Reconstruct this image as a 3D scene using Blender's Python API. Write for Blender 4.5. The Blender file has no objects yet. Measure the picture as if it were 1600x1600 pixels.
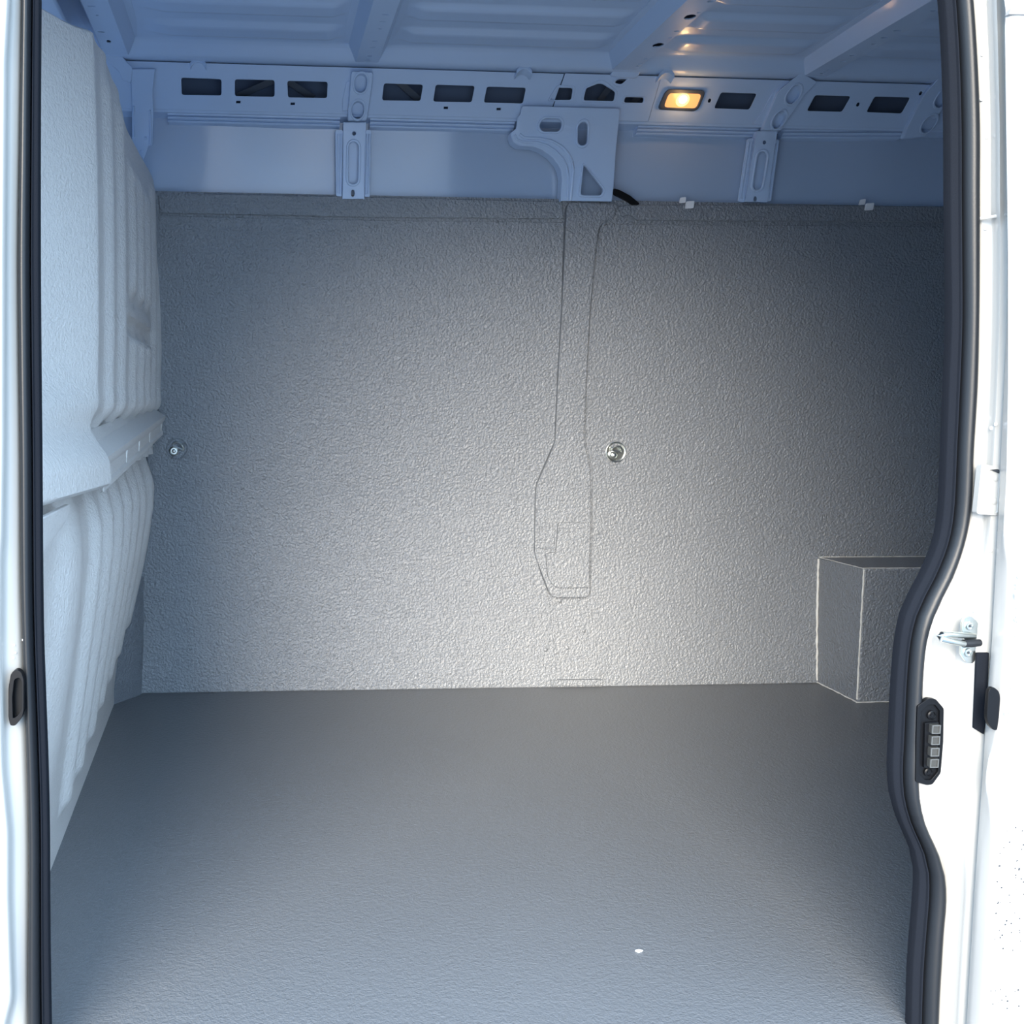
import bpy, bmesh, math, random
from mathutils import Vector, Matrix
from mathutils.geometry import delaunay_2d_cdt

random.seed(7)
scene = bpy.context.scene
col = scene.collection

# ------------------------------------------------------------------ camera
# calibrated from the van's own edges: X along the van, Y across it, Z up
F_PX, PP_Y = 1620.0, 800.0
VPX, VPY = (22300.0, 746.0), (402.0, 625.0)
lo, hi = 402.0, 2000.0
for _ in range(80):
    m = (lo + hi) / 2
    if (VPX[0]-m)*(VPY[0]-m) + (VPX[1]-PP_Y)*(VPY[1]-PP_Y) + F_PX*F_PX > 0: lo = m
    else: hi = m
PP_X = lo
XC = Vector((VPX[0]-PP_X, VPX[1]-PP_Y, F_PX)).normalized()
YC = Vector((VPY[0]-PP_X, VPY[1]-PP_Y, F_PX)).normalized()
ZC = XC.cross(YC)
CAM = Vector((0.0, -1.50, 0.92))
cam_data = bpy.data.cameras.new('camera')
cam = bpy.data.objects.new('camera', cam_data); col.objects.link(cam)
cam_data.sensor_width = 36.0
cam_data.lens = F_PX / 1600.0 * 36.0
cam_data.shift_x = (800.0 - PP_X) / 1600.0
cam_data.shift_y = (PP_Y - 800.0) / 1600.0
cam_data.clip_start = 0.02
right = Vector((XC.x, YC.x, ZC.x)); up = -Vector((XC.y, YC.y, ZC.y)); back = -Vector((XC.z, YC.z, ZC.z))
mw = Matrix((right, up, back)).transposed().to_4x4(); mw.translation = CAM
cam.matrix_world = mw
scene.camera = cam

# ------------------------------------------------------------------ sky, sun, exposure
world = bpy.data.worlds.new('sky'); scene.world = world
world.use_nodes = True
bg = world.node_tree.nodes['Background']
bg.inputs[0].default_value = (0.55, 0.765, 1.0, 1)
bg.inputs[1].default_value = 2.2
sun_d = bpy.data.lights.new('sun', 'SUN')
sun_d.energy = 4.4; sun_d.angle = math.radians(36); sun_d.color = (1.0, 0.87, 0.70)
sun = bpy.data.objects.new('sun', sun_d); col.objects.link(sun)
SUN_AZ, SUN_EL = math.radians(20), math.radians(19)
SUN_DIR = Vector((math.sin(SUN_AZ)*math.cos(SUN_EL), math.cos(SUN_AZ)*math.cos(SUN_EL), -math.sin(SUN_EL)))        # the way the light travels
sun.rotation_euler = SUN_DIR.to_track_quat('-Z', 'Y').to_euler()
sun.location = (-2, -6, 5)
vs = scene.view_settings
vs.view_transform = 'Standard'; vs.look = 'None'; vs.gamma = 1.0; vs.use_curve_mapping = False
vs.exposure = 1.15

# ------------------------------------------------------------------ helpers
def ray(x, y):
    c = ((x-PP_X)/F_PX, (y-PP_Y)/F_PX, 1.0)
    return Vector([a[0]*c[0]+a[1]*c[1]+a[2]*c[2] for a in (XC, YC, ZC)])
def on(ax, v, x, y):
    d = ray(x, y); return CAM + d*((v-CAM[ax])/d[ax])
def lerp(a, b, t): return a + (b-a)*t
def interp(tab, x):
    if x <= tab[0][0]: return tab[0][1]
    for (a, fa), (b, fb) in zip(tab, tab[1:]):
        if x <= b: return fa + (fb-fa)*(x-a)/(b-a)
    return tab[-1][1]
def sm(a, b, x):
    t = min(1.0, max(0.0, (x-a)/(b-a))); return t*t*(3-2*t)
PROF = [(-.2, 1.71), (0, 1.72), (.2, 1.741), (.42, 1.755), (.6, 1.757), (.8, 1.742), (1.1, 1.706), (1.42, 1.665), (1.53, 1.65),
        (1.72, 1.605), (1.845, 1.505), (1.95, 1.42)]
def prof(z): return interp(PROF, z)
def wp(x, y, off=0.0):
    Y = 1.7
    for _ in range(30):
        p = on(1, Y, x, y); Y = prof(p.z) - off
    return (p.x, p.z)

BASE = {}
def link(o, parent, base):
    col.objects.link(o)
    if parent is not None:
        o.parent = parent; o.location = base - BASE[parent.name]
    else: o.location = base
    BASE[o.name] = base
def thing(name, label, cat, loc, group=None, kind=None):
    o = bpy.data.objects.new(name, None); o.empty_display_size = .05
    link(o, None, Vector(loc)); tag(o, label, cat, group, kind); return o
def tag(o, label=None, cat=None, group=None, kind=None):
    if label: o['label'] = label
    if cat: o['category'] = cat
    if group: o['group'] = group
    if kind: o['kind'] = kind
    return o
def mesh_obj(name, verts, faces, mat, parent=None, smooth=35, bevel=0, seg=2, label=None, base=None, closed=True, bang=40):
    verts = [Vector(v) for v in verts]
    if base is None:
        if parent is None:
            xs = [v.x for v in verts]; ys = [v.y for v in verts]; zs = [v.z for v in verts]
            base = Vector(((min(xs)+max(xs))/2, (min(ys)+max(ys))/2, min(zs)))
        else: base = BASE[parent.name]
    me = bpy.data.meshes.new(name)
    me.from_pydata([v-base for v in verts], [], faces)
    bm = bmesh.new(); bm.from_mesh(me)
    bmesh.ops.remove_doubles(bm, verts=bm.verts, dist=1e-6)
    if closed: bmesh.ops.recalc_face_normals(bm, faces=bm.faces)
    bm.to_mesh(me); bm.free()
    me.materials.append(mat)
    if smooth:
        for p in me.polygons: p.use_smooth = True
        me.set_sharp_from_angle(angle=math.radians(smooth))
    o = bpy.data.objects.new(name, me)
    link(o, parent, base)
    if bevel:
        b = o.modifiers.new('bevel', 'BEVEL'); b.width = bevel; b.segments = seg; b.limit_method = 'ANGLE'; b.angle_limit = math.radians(bang)
        b.harden_normals = False
    if label: o['label'] = label
    return o
def inside(p, poly):
    x, y = p; c = False; n = len(poly)
    for i in range(n):
        x1, y1 = poly[i]; x2, y2 = poly[i-1]
        if (y1 > y) != (y2 > y) and x < (x2-x1)*(y-y1)/(y2-y1)+x1: c = not c
    return c
def rounded(pts, r, n=4):
    out = []; N = len(pts)
    for i in range(N):
        p = Vector(pts[i]); a = Vector(pts[i-1]); b = Vector(pts[(i+1) % N])
        rr = r[i] if isinstance(r, (list, tuple)) else r
        da, db = (a-p), (b-p)
        k = min(rr, da.length*.45, db.length*.45)
        if k < 1e-5: out.append(tuple(p)); continue
        s, e = p+da.normalized()*k, p+db.normalized()*k
        for j in range(n+1):
            t = j/n; q = s*(1-t)**2 + p*2*t*(1-t) + e*t*t; out.append((q.x, q.y))
    return out
def stadium(a, b, hw, n=8):
    a, b = Vector(a), Vector(b); d = (b-a); L = d.length; d = d/L if L > 1e-6 else Vector((0, 1)); nrm = Vector((-d.y, d.x))
    a2, b2 = a+d*hw, b-d*hw
    if L < 2*hw: a2 = b2 = (a+b)/2
    out = []
    for j in range(n+1):
        th = math.pi*j/n; out.append(tuple(b2 + nrm*hw*math.cos(th) + d*hw*math.sin(th)))
    for j in range(n+1):
        th = math.pi*j/n; out.append(tuple(a2 - nrm*hw*math.cos(th) - d*hw*math.sin(th)))
    return out
def circle(c, r, n=14, ry=None):
    ry = ry or r
    return [(c[0]+r*math.cos(2*math.pi*i/n), c[1]+ry*math.sin(2*math.pi*i/n)) for i in range(n)]
def densify(poly, step):
    out = []
    for i in range(len(poly)):
        a, b = Vector(poly[i]), Vector(poly[(i+1) % len(poly)]); n = max(1, int((b-a).length/step))
        for j in range(n): out.append(tuple(a.lerp(b, j/n)))
    return out
def plate_data(outline, holes, surf, thick, grid=0):
    if grid: outline = densify(outline, grid)
    pts, edges = [], []
    for loop in [outline]+list(holes):
        s = len(pts); pts += [Vector(p) for p in loop]; n = len(loop)
        edges += [(s+i, s+(i+1) % n) for i in range(n)]
    if grid:
        xs = [p[0] for p in outline]; zs = [p[1] for p in outline]
        x = min(xs)+grid/2
        while x < max(xs):
            z = min(zs)+grid/2
            while z < max(zs):
                if inside((x, z), outline) and not any(inside((x, z), h) for h in holes): pts.append(Vector((x+random.uniform(-.1, .1)*grid, z)))
                z += grid
            x += grid
    V, E, Fc, *_ = delaunay_2d_cdt(pts, edges, [], 0, 1e-6)
    tris = []
    for f in Fc:
        c = (sum(V[i][0] for i in f)/len(f), sum(V[i][1] for i in f)/len(f))
        if inside(c, outline) and not any(inside(c, h) for h in holes): tris.append(tuple(f))
    n = len(V)
    verts = [surf(v[0], v[1], 0) for v in V] + [surf(v[0], v[1], thick) for v in V]
    faces = [t for t in tris] + [tuple(i+n for i in reversed(t)) for t in tris]
    cnt = {}
    for t in tris:
        for i in range(3):
            a, b = t[i], t[(i+1) % 3]; k = (min(a, b), max(a, b)); cnt.setdefault(k, []).append((a, b))
    for k, l in cnt.items():
        if len(l) == 1: a, b = l[0]; faces.append((b, a, a+n, b+n))
    return verts, faces
def plate(name, outline, holes, surf, thick, mat, parent=None, grid=0, **kw):
    v, f = plate_data(outline, holes, surf, thick, grid)
    return mesh_obj(name, v, f, mat, parent, **kw)
def wsurf(off): return lambda u, v, w: (u, prof(v)-off+w, v)
def wpx(pts, off=0.0): return [wp(x, y, off) for x, y in pts]
def grid_mesh(rows, flip=False, wrap=False):
    verts = [p for r in rows for p in r]; n = len(rows[0]); faces = []
    for i in range(len(rows)-1):
        for j in range(n if wrap else n-1):
            k = (j+1) % n; q = (i*n+j, i*n+k, (i+1)*n+k, (i+1)*n+j); faces.append(q[::-1] if flip else q)
    return verts, faces
def capped(rows):
    v, f = grid_mesh(rows, wrap=True); n = len(rows[0]); N = len(rows)
    f.append(tuple(range(n))); f.append(tuple((N-1)*n+i for i in reversed(range(n)))); return v, f
def tube_data(path, r, n=8):
    path = [Vector(p) for p in path]; rows = []
    for i, p in enumerate(path):
        t = (path[min(i+1, len(path)-1)]-path[max(i-1, 0)]).normalized()
        a = Vector((0, 0, 1)) if abs(t.z) < .9 else Vector((0, 1, 0))
        u = t.cross(a).normalized(); w = t.cross(u)
        rr = r[i] if isinstance(r, (list, tuple)) else r
        rows.append([p + u*rr*math.cos(2*math.pi*k/n) + w*rr*math.sin(2*math.pi*k/n) for k in range(n)])
    return capped(rows)
def box_data(a, b):
    (x0, y0, z0), (x1, y1, z1) = a, b
    v = [(x, y, z) for x in (x0, x1) for y in (y0, y1) for z in (z0, z1)]
    f = [(0, 1, 3, 2), (4, 6, 7, 5), (0, 4, 5, 1), (2, 3, 7, 6), (0, 2, 6, 4), (1, 5, 7, 3)]
    return v, f
def merge(*ds):
    V, Fc = [], []
    for v, f in ds:
        o = len(V); V += list(v); Fc += [tuple(i+o for i in q) for q in f]
    return V, Fc
def lathe_data(c, axis, prof_rh, n=20):
    axis = Vector(axis).normalized(); a = Vector((0, 0, 1)) if abs(axis.z) < .9 else Vector((1, 0, 0))
    u = axis.cross(a).normalized(); w = axis.cross(u); c = Vector(c)
    rows = [[c + axis*h + (u*math.cos(2*math.pi*k/n)+w*math.sin(2*math.pi*k/n))*max(r, 1e-4) for k in range(n)] for r, h in prof_rh]
    return capped(rows)

# ------------------------------------------------------------------ materials
def mat(name, colr, rough=.5, metal=0, bump=None, spec=.5, coat=0, var=0, emit=None, noise_rough=0, trans=0):
    m = bpy.data.materials.new(name); m.use_nodes = True; nt = m.node_tree; b = nt.nodes['Principled BSDF']
    b.inputs['Base Color'].default_value = (*colr, 1); b.inputs['Roughness'].default_value = rough; b.inputs['Metallic'].default_value = metal
    b.inputs['Specular IOR Level'].default_value = spec; b.inputs['Coat Weight'].default_value = coat; b.inputs['Coat Roughness'].default_value = .08
    b.inputs['Transmission Weight'].default_value = trans
    tc = nt.nodes.new('ShaderNodeTexCoord')
    if var:
        n = nt.nodes.new('ShaderNodeTexNoise'); n.inputs['Scale'].default_value = 3; n.inputs['Detail'].default_value = 6
        nt.links.new(tc.outputs['Object'], n.inputs['Vector'])
        mx = nt.nodes.new('ShaderNodeMix'); mx.data_type = 'RGBA'
        mx.inputs[6].default_value = (*[c*(1-var) for c in colr], 1); mx.inputs[7].default_value = (*[min(1, c*(1+var)) for c in colr], 1)
        nt.links.new(n.outputs['Fac'], mx.inputs[0]); nt.links.new(mx.outputs[2], b.inputs['Base Color'])
    if bump:
        prev = None
        for sc, st, di, kind in bump:
            if kind == 'v':
                n = nt.nodes.new('ShaderNodeTexVoronoi'); n.feature = 'SMOOTH_F1'; n.inputs['Smoothness'].default_value = .6; o = 'Distance'
            else:
                n = nt.nodes.new('ShaderNodeTexNoise'); n.inputs['Detail'].default_value = 2; n.inputs['Roughness'].default_value = .5; o = 'Fac'
            n.inputs['Scale'].default_value = sc; nt.links.new(tc.outputs['Object'], n.inputs['Vector'])
            bn = nt.nodes.new('ShaderNodeBump'); bn.inputs['Strength'].default_value = st; bn.inputs['Distance'].default_value = di
            nt.links.new(n.outputs[o], bn.inputs['Height'])
            if prev: nt.links.new(prev.outputs['Normal'], bn.inputs['Normal'])
            prev = bn
        nt.links.new(prev.outputs['Normal'], b.inputs['Normal'])
    if emit:
        b.inputs['Emission Color'].default_value = (*emit[0], 1); b.inputs['Emission Strength'].default_value = emit[1]
    return m
LINER = (0.180, 0.198, 0.225)
M = {
 'liner': mat('grey sprayed liner', LINER, .36, spec=.9, bump=[(135, .9, .0060, 'n'), (290, .6, .0026, 'n')], var=.05),
 'liner_floor': mat('grey sprayed floor liner', (.14, .15, .165), .40, bump=[(150, .6, .0028, 'n'), (300, .4, .0014, 'n')], var=.05),
 'bulk': mat('light grey sprayed bulkhead liner', (.64, .625, .61), .45, bump=[(130, .7, .0035, 'n'), (260, .5, .0016, 'n')], var=.03),
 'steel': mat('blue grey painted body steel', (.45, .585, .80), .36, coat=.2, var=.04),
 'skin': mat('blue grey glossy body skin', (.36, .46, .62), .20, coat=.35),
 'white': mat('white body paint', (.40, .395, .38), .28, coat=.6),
 'edge': mat('pale grey door edge paint', (.34, .34, .335), .35, coat=.3),
 'rubber': mat('black rubber', (.008, .0095, .0125), .42, spec=.45, bump=[(600, .12, .001, 'n')]),
 'fuzzy': mat('dark flocked rubber', (.009, .011, .016), .9, spec=.08, bump=[(900, .5, .001, 'n')]),
 'plastic': mat('black plastic', (.004, .0045, .006), .4, spec=.2),
 'zinc': mat('zinc plated steel', (.62, .65, .63), .28, metal=1, bump=[(300, .1, .0006, 'n')]),
 'contact': mat('worn contact metal', (.035, .035, .033), .5, bump=[(700, .4, .0005, 'n')]),
 'frame_metal': mat('scuffed metal', (.16, .16, .155), .4, metal=.6),
 'bead': mat('pale sealant', (.62, .62, .60), .5, bump=[(220, .6, .002, 'n')]),
 'dark': mat('dark recess shade and dirt', (.03, .035, .045), .6),  # shade of gap and bolt sockets put into the colour, also dirt specks
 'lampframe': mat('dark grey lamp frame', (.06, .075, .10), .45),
 'lens': mat('amber lit lamp lens', (.35, .14, .05), .25, emit=((1.0, .40, .14), .55)),
 'bulb_halo': mat('glowing bulb halo', (.5, .3, .1), .3, emit=((1.0, .62, .20), 1.1)),
 'void_shade': mat('dark grey blue void shade', (.11, .15, .23), .85, spec=.1),
 'bulb': mat('glowing bulb', (1, .9, .6), .2, emit=((1.0, .72, .32), 14)),
 'clip': mat('white nylon', (.75, .77, .80), .5),
 'asphalt': mat('pale wet concrete', (.20, .225, .26), .6, bump=[(60, .4, .01, 'n')]),
 'drop': mat('water', (.9, .92, .95), .03, spec=.6, coat=1),
 'sealer': mat('pale plate', (.55, .55, .53), .45, bump=[(40, .5, .004, 'n')]),
}

# ------------------------------------------------------------------ structure: floor, walls, ceiling
v, f = box_data((-.55, -.13, -.05), (3.2, 1.80, 0.0))
tag(mesh_obj('floor', v, f, M['liner_floor'], bevel=.004), kind='structure', label='grey textured spray lined cargo floor', cat='floor')
v, f = box_data((-30, -30, -.70), (30, 30, -.62))
tag(mesh_obj('ground', v, f, M['asphalt']), kind='structure', label='pale wet concrete ground outside the van', cat='ground')

# far wall: base liner sheet, and the panels on it
wall = thing('wall_back', 'far cargo wall coated in grey textured liner', 'wall', (1.2, 1.72, 0), kind='structure')
def sheet(x0, x1, z0, z1, dx, dz, off, thick):
    nx, nz = int((x1-x0)/dx)+1, int((z1-z0)/dz)+1; rows = []
    for j in range(nz+1):
        z = lerp(z0, z1, j/nz); rows.append([(lerp(x0, x1, i/nx), prof(z)-off, z) for i in range(nx+1)])
    v, f = grid_mesh(rows); n = len(v)
    v2 = v + [(p[0], p[1]+thick, p[2]) for p in v]
    f2 = f + [tuple(i+n for i in reversed(q)) for q in f]
    cnt = {}
    for q in f:
        for i in range(4):
            a, b = q[i], q[(i+1) % 4]; cnt.setdefault((min(a, b), max(a, b)), []).append((a, b))
    for l in cnt.values():
        if len(l) == 1: a, b = l[0]; f2.append((b, a, a+n, b+n))
    return v2, f2
ztop_l = wp(600, 309)[1]; ztop_r = wp(1200, 320)[1]
v, f = sheet(-.55, 3.2, -.03, 1.527, .3, .03, 0, .012)
mesh_obj('liner_sheet', v, f, M['liner'], wall)
LP_OFF = .004
lp = wpx([(215, 1086), (214, 336), (400, 341), (640, 345), (881, 347.5), (877, 480), (870, 600), (866, 690), (838, 755), (834, 860), (858, 936), (872, 1078)], LP_OFF)
lp[0] = (lp[0][0], .002); lp[-1] = (lp[-1][0], .002)
plate('liner_panel', lp, [], wsurf(LP_OFF), .004, M['liner'], wall, grid=.05, bevel=.0025)
rp = wpx([(940, 1073), (922, 936), (926, 830), (926, 735), (915, 688), (917, 600), (923, 480), (934, 380), (937, 356), (947, 350), (1200, 352), (1480, 354), (1760, 356), (1760, 1060)], LP_OFF)
rp[0] = (rp[0][0], .002); rp[-1] = (rp[-1][0], .002)
plate('liner_panel', rp, [], wsurf(LP_OFF), .004, M['liner'], wall, grid=.05, bevel=.0025)
# strip along the top of the liner, left and right of the post
ts = wpx([(247, 305), (279, 305), (279, 301.5), (600, 308), (879, 315), (881, 342), (600, 340), (250, 333)], .006)
plate('top_strip', ts, [], wsurf(.006), .006, M['liner'], wall, grid=.08, bevel=.002)
ts = wpx([(966, 322), (995, 320), (1200, 320), (1480, 322.5), (1760, 325), (1760, 349), (1480, 347), (1200, 345.5), (996, 344), (985, 336), (972, 338)], .006)
plate('top_strip', ts, [], wsurf(.006), .006, M['liner'], wall, grid=.08, bevel=.002)
# post cover: narrow upper part, wide foot, stamped plate
pc = wpx([(886, 316), (966, 319), (958, 338), (936, 352), (931, 380), (922, 480), (915, 600), (912, 690), (922, 735), (923, 830), (921, 928), (917, 933), (861, 933), (836, 866), (838, 760), (868, 692), (872, 600), (879, 480), (884, 360)], .020)
pc = rounded(pc, .02, 3)
plate('post_cover', pc, [], wsurf(.020), .021, M['liner'], wall, grid=.04, bevel=.009, seg=3, bang=50)
cp = wpx([(872, 816), (921, 817), (919, 917), (868, 918), (856, 905), (852, 865), (868, 862)], .024)
cp = rounded(cp, [.006, .012, .008, .02, .02, .004, .004], 3)
plate('cover_plate', cp, [], wsurf(.031), .014, M['liner'], wall, grid=.03, bevel=.003, bang=50)
cp = rounded(wpx([(842, 823), (866, 823), (866, 857), (842, 857)], .020), .006, 3)
plate('notch_plate', cp, [], wsurf(.026), .010, M['liner'], wall, bevel=.0025, bang=50)
# low ridge at the foot of the wall
cp = wpx([(861, 1063), (942, 1062), (943, 1070.5), (861, 1071.5)], .012)
plate('foot_strip', cp, [], wsurf(.012), .014, M['liner'], wall, bevel=.002)
for x, y in [(286, 347), (387, 347), (480, 349), (587, 354), (701, 354), (1195, 707), (1297, 361), (981, 362)]:
    u, z = wp(x, y); v, f = lathe_data((u, prof(z)-.003, z), (0, -1, 0), [(.0055, 0), (.0055, .001), (.004, .0028), (.0015, .0035)], 12)
    mesh_obj('rivet', v, f, M['liner'], wall)
for x, y, r in [(874, 938, .005), (900, 823, .0045), (933, 832, .006), (858, 880, .005), (899, 870, .004), (852, 1015, .006), (886, 1012, .005), (912, 985, .005)]:
    u, z = wp(x, y); v, f = lathe_data((u, prof(z)-.004-(.026 if 820 < y < 900 and x < 930 else 0), z), (0, -1, 0), [(r*1.3, 0), (r, .0015), (r*.5, .003), (r*.1, .0034)], 10)
    mesh_obj('coating_blob', v, f, M['liner'], wall)

# painted outer skin above the liner and behind the rail
rows = []
SK = [(1.45, 1.695), (1.53, 1.680), (1.60, 1.668), (1.66, 1.657), (1.72, 1.644), (1.80, 1.628), (1.88, 1.60), (1.96, 1.54)]
for z, y in SK: rows.append([(lerp(-1.3, 3.2, i/160), y + (.0035*math.sin(lerp(-1.3, 3.2, i/160)*8+.6)+.0022*math.sin(lerp(-1.3, 3.2, i/160)*19))*sm(1.5, 1.62, z), z) for i in range(161)])
v, f = grid_mesh(rows); n = len(v)
v = v + [(p[0], p[1]+.01, p[2]) for p in v]; f = f + [tuple(i+n for i in reversed(q)) for q in f]
sk = mesh_obj('outer_skin', v, f, M['skin'], wall, smooth=60)
v, f = box_data((-1.28, 1.608, 1.752), (3.18, 1.612, 1.90)); mesh_obj('shade_backing', v, f, M['void_shade'], wall)  # dark sheet added behind the rail, its colour stands in for shade inside

# ------------------------------------------------------------------ bulkhead (left wall)
bulk = thing('wall_left', 'light grey coated bulkhead with pressed vertical ribs', 'wall', (-.4, .8, 0), kind='structure')
ZT = [(-.10, 1.56), (.29, 1.559), (.41, 1.562), (.50, 1.580), (.60, 1.598), (.70, 1.602), (.80, 1.596), (.92, 1.571), (1.03, 1.546), (1.33, 1.553), (1.59, 1.565), (1.68, 1.56), (1.76, 1.545)]
UP = [(.755, -.312), (.80, -.314), (.86, -.322), (.95, -.327), (1.05, -.323), (1.3, -.320), (1.45, -.321), (1.53, -.322), (1.6, -.325)]
LOW = [(0, -.406), (.05, -.405), (.15, -.393), (.3, -.372), (.42, -.356), (.52, -.342), (.60, -.335), (.66, -.336), (.71, -.345), (.755, -.358)]
RU = [.67, .86, 1.07, 1.245, 1.41, 1.565, 1.705]
RL = [.60, .775, .95, 1.11, 1.265, 1.43, 1.62]
REND = [.075, .08, .10, .125, .15, .175, .22]
def ridge(d, w):
    d = abs(d)/w
    return 0 if d >= 1 else (math.cos(d*math.pi)*.5+.5)**.8
def bx(Y, z):
    if z >= .755:
        x = interp(UP, z) + .016*sm(.86, .92, z) + .004
        near = 1-sm(.44, .60, Y)
        x += near*.012 - near*.010*math.exp(-(((Y-.10)/.16)**2+((z-1.22)/.10)**2))
        sh = 1-sm(.455, .475, Y)
        x -= .42*max(0, .47-Y)*sm(.84, 1.0, z) + .12*max(0, .47-Y)*(1-sm(.84, 1.0, z))
        x += sh*(sm(.75, .765, z)*(1-sm(.80, .875, z)))*(.018 + .010*sm(-.1, .45, Y))
        for i, c in enumerate(RU):
            a = .014
            if i in (2, 3, 4):
                t = 1.485 - .0*(c-1.07)
                a *= sm(1.155, 1.185, z)*(1-sm(t-.04, t+.01, z)) + (1-sm(1.055, 1.09, z))
                x += (-.010*sm(1.06, 1.075, z)*(1-sm(1.105, 1.115, z)) + .006*sm(1.105, 1.115, z)*(1-sm(1.13, 1.15, z)))*ridge(Y-c, .12)
            w = .058 if i < 6 else .050
            x += a*ridge(Y-(c if z > .95 else lerp(c-.02, c, sm(.8, .95, z))), w)*(1-sm(1.50, 1.56, z) if i > 1 else 1-.6*sm(1.52, 1.58, z))
        x -= .022*sm(.455, .475, Y)*(1-sm(.86, .90, z))
    else:
        x = interp(LOW, z) - .026*max(0, Y-.46)*(1-sm(.1, .55, z)) + .014*max(0, Y-1.0)*sm(.5, .7, z)
        for i, c in enumerate(RL):
            a = .014*sm(REND[i]-.012, REND[i]+.03, z)*(1-.35*sm(.66, .75, z))*1.35
            cc = c + .05*sm(.5, .75, z)*(1 if i < 5 else .4)
            x += a*ridge(Y-cc, .058)
        x += .013*ridge(Y-.36-.10*(z-.3), .13)*sm(.05, .4, z) - .012*ridge(Y-.17-.25*(z-.4), .12)*sm(.2, .5, z)*(1-sm(.6, .74, z))
    return x
NY = 250; YB = [lerp(-.10, 1.735, i/NY) for i in range(NY+1)]
ZS = [lerp(0, .70, i/56) for i in range(56)] + [.70+.055*i/9 for i in range(10)] + [.7551, .757, .76, .765, .77, .78] + [lerp(.79, .90, i/12) for i in range(12)] + [lerp(.90, 1.44, i/60) for i in range(60)]
rows = []
for z in ZS: rows.append([(bx(Y, z), Y, z) for Y in YB])
for k in range(1, 19):
    r = []
    for Y in YB:
        zt = interp(ZT, Y)*.5 + .25*(interp(ZT, Y-.03)+interp(ZT, Y+.03)); z = lerp(1.44-.0054, zt, k/18); r.append((bx(Y, z), Y, z))
    rows.append(r)
top = rows[-1]
rows.append([(p[0]-.006, p[1], p[2]+.004) for p in top]); rows.append([(p[0]-.016, p[1], p[2]+.002) for p in top]); rows.append([(p[0]-.018, p[1], p[2]-.03) for p in top])
v, f = grid_mesh(rows, flip=True)
mesh_obj('ribbed_panel', v, f, M['bulk'], bulk, smooth=50, closed=False)
v, f = box_data((-.475, -.10, 0), (-.46, 1.735, 1.40)); mesh_obj('back_sheet', v, f, M['bulk'], bulk)
# flap of coating under the shoulder
fl = [(-.09, .745), (.30, .742), (.26, .715), (.20, .705), (.10, .690), (-.09, .648)]
fl = rounded(fl, .02, 3)
plate('lower_flap', fl, [], lambda u, w, t: (-.318-.012*(1-sm(.64, .75, w)) - t, u, w), .010, M['bulk'], bulk, bevel=.003)
# pressed steel cross rail (shelf) lying on the ribs
near_p = [(-.325, .856), (-.3154, .8314), (-.2803, .8123), (-.2800, .8060), (-.2841, .7955), (-.2905, .7880), (-.2907, .7629), (-.2870, .7560), (-.2875, .7473), (-.2935, .7440)]
far_p = [(-.325, .905), (-.3150, .8950), (-.2790, .8710), (-.2785, .8640), (-.2815, .8560), (-.2880, .8480), (-.2890, .8280), (-.2855, .8220), (-.2860, .8140), (-.2940, .8110)]
th = .0025; rows = []
for k in range(25):
    t = k/24; Y = lerp(.47, 1.69, t); pr = [(lerp(a[0], b[0], t), lerp(a[1], b[1], t)) for a, b in zip(near_p, far_p)]
    rows.append([(x, Y, z) for x, z in pr] + [(x-th*1.2, Y, z-th*.4) for x, z in reversed(pr)])
v, f = capped(rows)
rail_o = mesh_obj('cross_rail', v, f, M['bulk'], bulk, smooth=25, label='smooth pressed grey cross rail along the ribs')
def rail_at(t, k): a, b = near_p[k], far_p[k]; return lerp(a[0], b[0], t), lerp(a[1], b[1], t)
for t in (.03, .30, .50, .70, .97):
    Y = lerp(.47, 1.69, t); (x0, z0), (x1, z1) = rail_at(t, 4), rail_at(t, 7); rows = []
    for y in (Y-.012, Y+.012): rows.append([(x0-.0025, y, z0), (x1-.0025, y, z1), (x1-.008, y, z1), (x0-.010, y, z0)])
    v, f = capped(rows); mesh_obj('stamped_rib', v, f, M['bulk'], rail_o, bevel=.002)
# rolled corner piece at the far foot
rows = []
for z in [0, .1, .2, .28, .33, .36, .372]:
    s = 1-sm(.25, .38, z)*.8
    rows.append([(-.45, 1.58, z), (-.425, 1.62+.01*(1-s), z), (-.40, 1.655, z), (-.378, 1.685, z), (-.368, 1.705, z), (-.362+.02*z, 1.73, z)])
v, f = grid_mesh(rows); mesh_obj('corner_cover', v, f, M['liner'], bulk, smooth=60, closed=False)

# ------------------------------------------------------------------ ceiling
ZCEIL = 1.885
BOWS = [(-.38, .032), (.305, .031), (1.036, .034), (1.598, .032), (2.045, .032)]
def cz(X, Y):
    z = ZCEIL + .018*(1-((Y-.75)/.8)**2)
    z -= .037*sm(1.44, 1.485, Y)                     # gutter at the rail
    bay = 1.0
    for c, hw in BOWS: bay = min(bay, sm(.075, .115, abs(X-c)))
    if X < -.45: bay = 0
    if X < -.22: bay *= sm(-.30, -.22, X)
    s = 0
    for y0 in (.10, .34, .58, .82, 1.045, 1.205, 1.36):
        w = .050
        d = abs(Y-y0); s = max(s, 1-sm(w*.62, w*.95, d))
    return z - .013*s*bay
NX, NYC = 300, 190
rows = [[(lerp(-1.3, 3.2, i/NX), Y, cz(lerp(-1.3, 3.2, i/NX), Y)) for i in range(NX+1)] for Y in [lerp(-.10, 1.56, j/NYC) for j in range(NYC+1)]]
v, f = grid_mesh(rows, flip=True); n = len(v)
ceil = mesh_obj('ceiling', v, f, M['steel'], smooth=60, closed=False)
tag(ceil, 'blue grey painted van roof panel with pressed swages', 'ceiling', kind='structure')
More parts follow.
